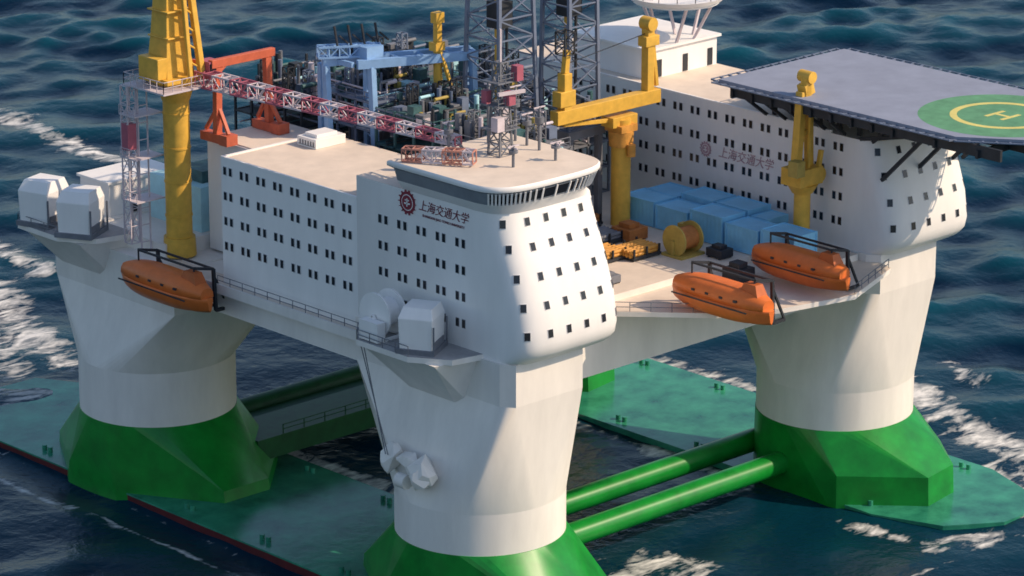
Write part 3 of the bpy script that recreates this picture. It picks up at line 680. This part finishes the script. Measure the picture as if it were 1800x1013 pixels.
seg((62,-26),(72,-12),3,1.05); seg((-3,82),(4,68),3.5,.75); seg((14.5,26),(14.5,-12),1.2,.9)
wash=.62*np.exp(-((X-2)/14)**2-((Y-89)/12)**2)+.42*np.exp(-((X-66)/8)**2-((Y+25)/6)**2)-.75*np.exp(-((X+11)/3.0)**2)*(Y>-40)*(Y<76)
ZF=Z-8.60+wash
onp=(((X>-9)&(X<14))|((X>48.5)&(X<71)))&(Y>-28)&(Y<93)
foam=np.where(onp&(ZF>-8.2),np.maximum(foam,.7*np.clip(1-np.abs(ZF+8.0)/.22,0,1)),foam)
verts=np.stack([X+DX,Y+DY,ZF],-1).reshape(-1,3)
idx=np.arange(n*n).reshape(n,n)
faces=np.stack([idx[:-1,:-1],idx[1:,:-1],idx[1:,1:],idx[:-1,1:]],-1).reshape(-1,4)
me=bpy.data.meshes.new('sea'); me.vertices.add(n*n); me.vertices.foreach_set('co',verts.ravel().astype(np.float32))
nf=len(faces); me.loops.add(nf*4); me.loops.foreach_set('vertex_index',faces.ravel().astype(np.int32)); me.polygons.add(nf)
me.polygons.foreach_set('loop_start',np.arange(0,nf*4,4,dtype=np.int32)); me.polygons.foreach_set('loop_total',np.full(nf,4,dtype=np.int32))
me.polygons.foreach_set('use_smooth',np.ones(nf,dtype=bool)); me.update(); me.validate()
at=me.attributes.new('foam','FLOAT','POINT'); at.data.foreach_set('value',foam.ravel().astype(np.float32))
at=me.attributes.new('crest','FLOAT','POINT'); at.data.foreach_set('value',Z.ravel().astype(np.float32))
sea=bpy.data.objects.new('sea',me); scene.collection.objects.link(sea); sea['kind']='structure'
m=bpy.data.materials.new('sea_water'); m.use_nodes=True; nt=m.node_tree;N=nt.nodes;L=nt.links;bs=N['Principled BSDF']
g=N.new('ShaderNodeNewGeometry')
def noise(sc,det,rough=.6,vec=None,dist=0):
    q=N.new('ShaderNodeTexNoise');q.inputs['Scale'].default_value=sc;q.inputs['Detail'].default_value=det;q.inputs['Roughness'].default_value=rough;q.inputs['Distortion'].default_value=dist
    L.new(vec or g.outputs['Position'],q.inputs['Vector']);return q
def math_(op,a,b_=None,clamp=False):
    q=N.new('ShaderNodeMath');q.operation=op;q.use_clamp=clamp
    for i,v in enumerate((a,b_)):
        if v is None: continue
        if isinstance(v,(int,float)): q.inputs[i].default_value=v
        else: L.new(v,q.inputs[i])
    return q.outputs[0]
fa=N.new('ShaderNodeAttribute');fa.attribute_name='foam'; cr=N.new('ShaderNodeAttribute');cr.attribute_name='crest'
mp=N.new('ShaderNodeMapping');mp.inputs['Rotation'].default_value=(0,0,math.radians(40));mp.inputs['Scale'].default_value=(.55,1.25,1);L.new(g.outputs['Position'],mp.inputs['Vector'])
n1=noise(.32,7,.6,mp.outputs[0],.9); n2=noise(1.0,4,.6,mp.outputs[0],.5)
nn=math_('ADD',math_('MULTIPLY',n1.outputs['Fac'],.75),math_('MULTIPLY',n2.outputs['Fac'],.25))
nn=math_('ADD',math_('MULTIPLY',math_('SUBTRACT',nn,.5),1.6),.5)
f1=math_('SUBTRACT',math_('ADD',math_('MULTIPLY',fa.outputs['Fac'],.46),nn),.82)
f1=math_('MULTIPLY',f1,3.4,True)
mr=N.new('ShaderNodeMix');mr.data_type='RGBA'
cw=N.new('ShaderNodeValToRGB');cw.color_ramp.elements[0].position=.2;cw.color_ramp.elements[0].color=(.001,.011,.030,1);cw.color_ramp.elements[1].position=.95;cw.color_ramp.elements[1].color=(.003,.062,.092,1)
crm=math_('ADD',math_('MULTIPLY',cr.outputs['Fac'],.42),.42,True)
L.new(crm,cw.inputs['Fac'])
L.new(f1,mr.inputs['Factor']);L.new(cw.outputs['Color'],mr.inputs['A']);mr.inputs['B'].default_value=(.80,.79,.76,1)
L.new(mr.outputs['Result'],bs.inputs['Base Color'])
rr=math_('ADD',math_('MULTIPLY',f1,.55),.18); L.new(rr,bs.inputs['Roughness']); bs.inputs['IOR'].default_value=1.33
bs.inputs['Specular IOR Level'].default_value=.18; bs.inputs['Specular Tint'].default_value=(.16,.66,1,1)
b1=N.new('ShaderNodeBump');b1.inputs['Strength'].default_value=.42;b1.inputs['Distance'].default_value=.5
n3=noise(.5,5,.55);L.new(n3.outputs['Fac'],b1.inputs['Height']);L.new(b1.outputs[0],bs.inputs['Normal'])
me.materials.append(m)
# ------------------------------------------------------------ light
sd=Vector((.50,-.61,.62)).normalized()
el=math.asin(sd.z); az=math.atan2(sd.x,sd.y)
w=bpy.data.worlds.new('World');scene.world=w;w.use_nodes=True
bgn=w.node_tree.nodes['Background'];sk=w.node_tree.nodes.new('ShaderNodeTexSky');sk.sky_type='NISHITA';sk.sun_disc=False
sk.sun_elevation=el;sk.sun_rotation=az;w.node_tree.links.new(sk.outputs[0],bgn.inputs[0]);bgn.inputs[1].default_value=.15
sl=bpy.data.lights.new('sun','SUN');sl.energy=4.1;sl.angle=math.radians(.5);sl.color=(1,.79,.57)
so=bpy.data.objects.new('sun',sl);scene.collection.objects.link(so);so.rotation_euler=(-sd).to_track_quat('-Z','Y').to_euler()
# ------------------------------------------------------------ camera
yaw,pit=.7583,.3027
f=Vector((math.sin(yaw)*math.cos(pit),math.cos(yaw)*math.cos(pit),-math.sin(pit)));r=Vector((math.cos(yaw),-math.sin(yaw),0));u=r.cross(f)
cd=bpy.data.cameras.new('camera');co=bpy.data.objects.new('camera',cd);scene.collection.objects.link(co)
Mx=Matrix((r,u,-f)).transposed().to_4x4();Mx.translation=(-249.4172,-268.2513,140.9969);co.matrix_world=Mx
cd.sensor_width=36;cd.lens=6.4225*1000/1800*36;cd.clip_start=1;cd.clip_end=20000
cd.dof.use_dof=True;cd.dof.focus_distance=270;cd.dof.aperture_fstop=.75
scene.camera=co
scene.view_settings.view_transform='Standard';scene.view_settings.look='None';scene.view_settings.exposure=0
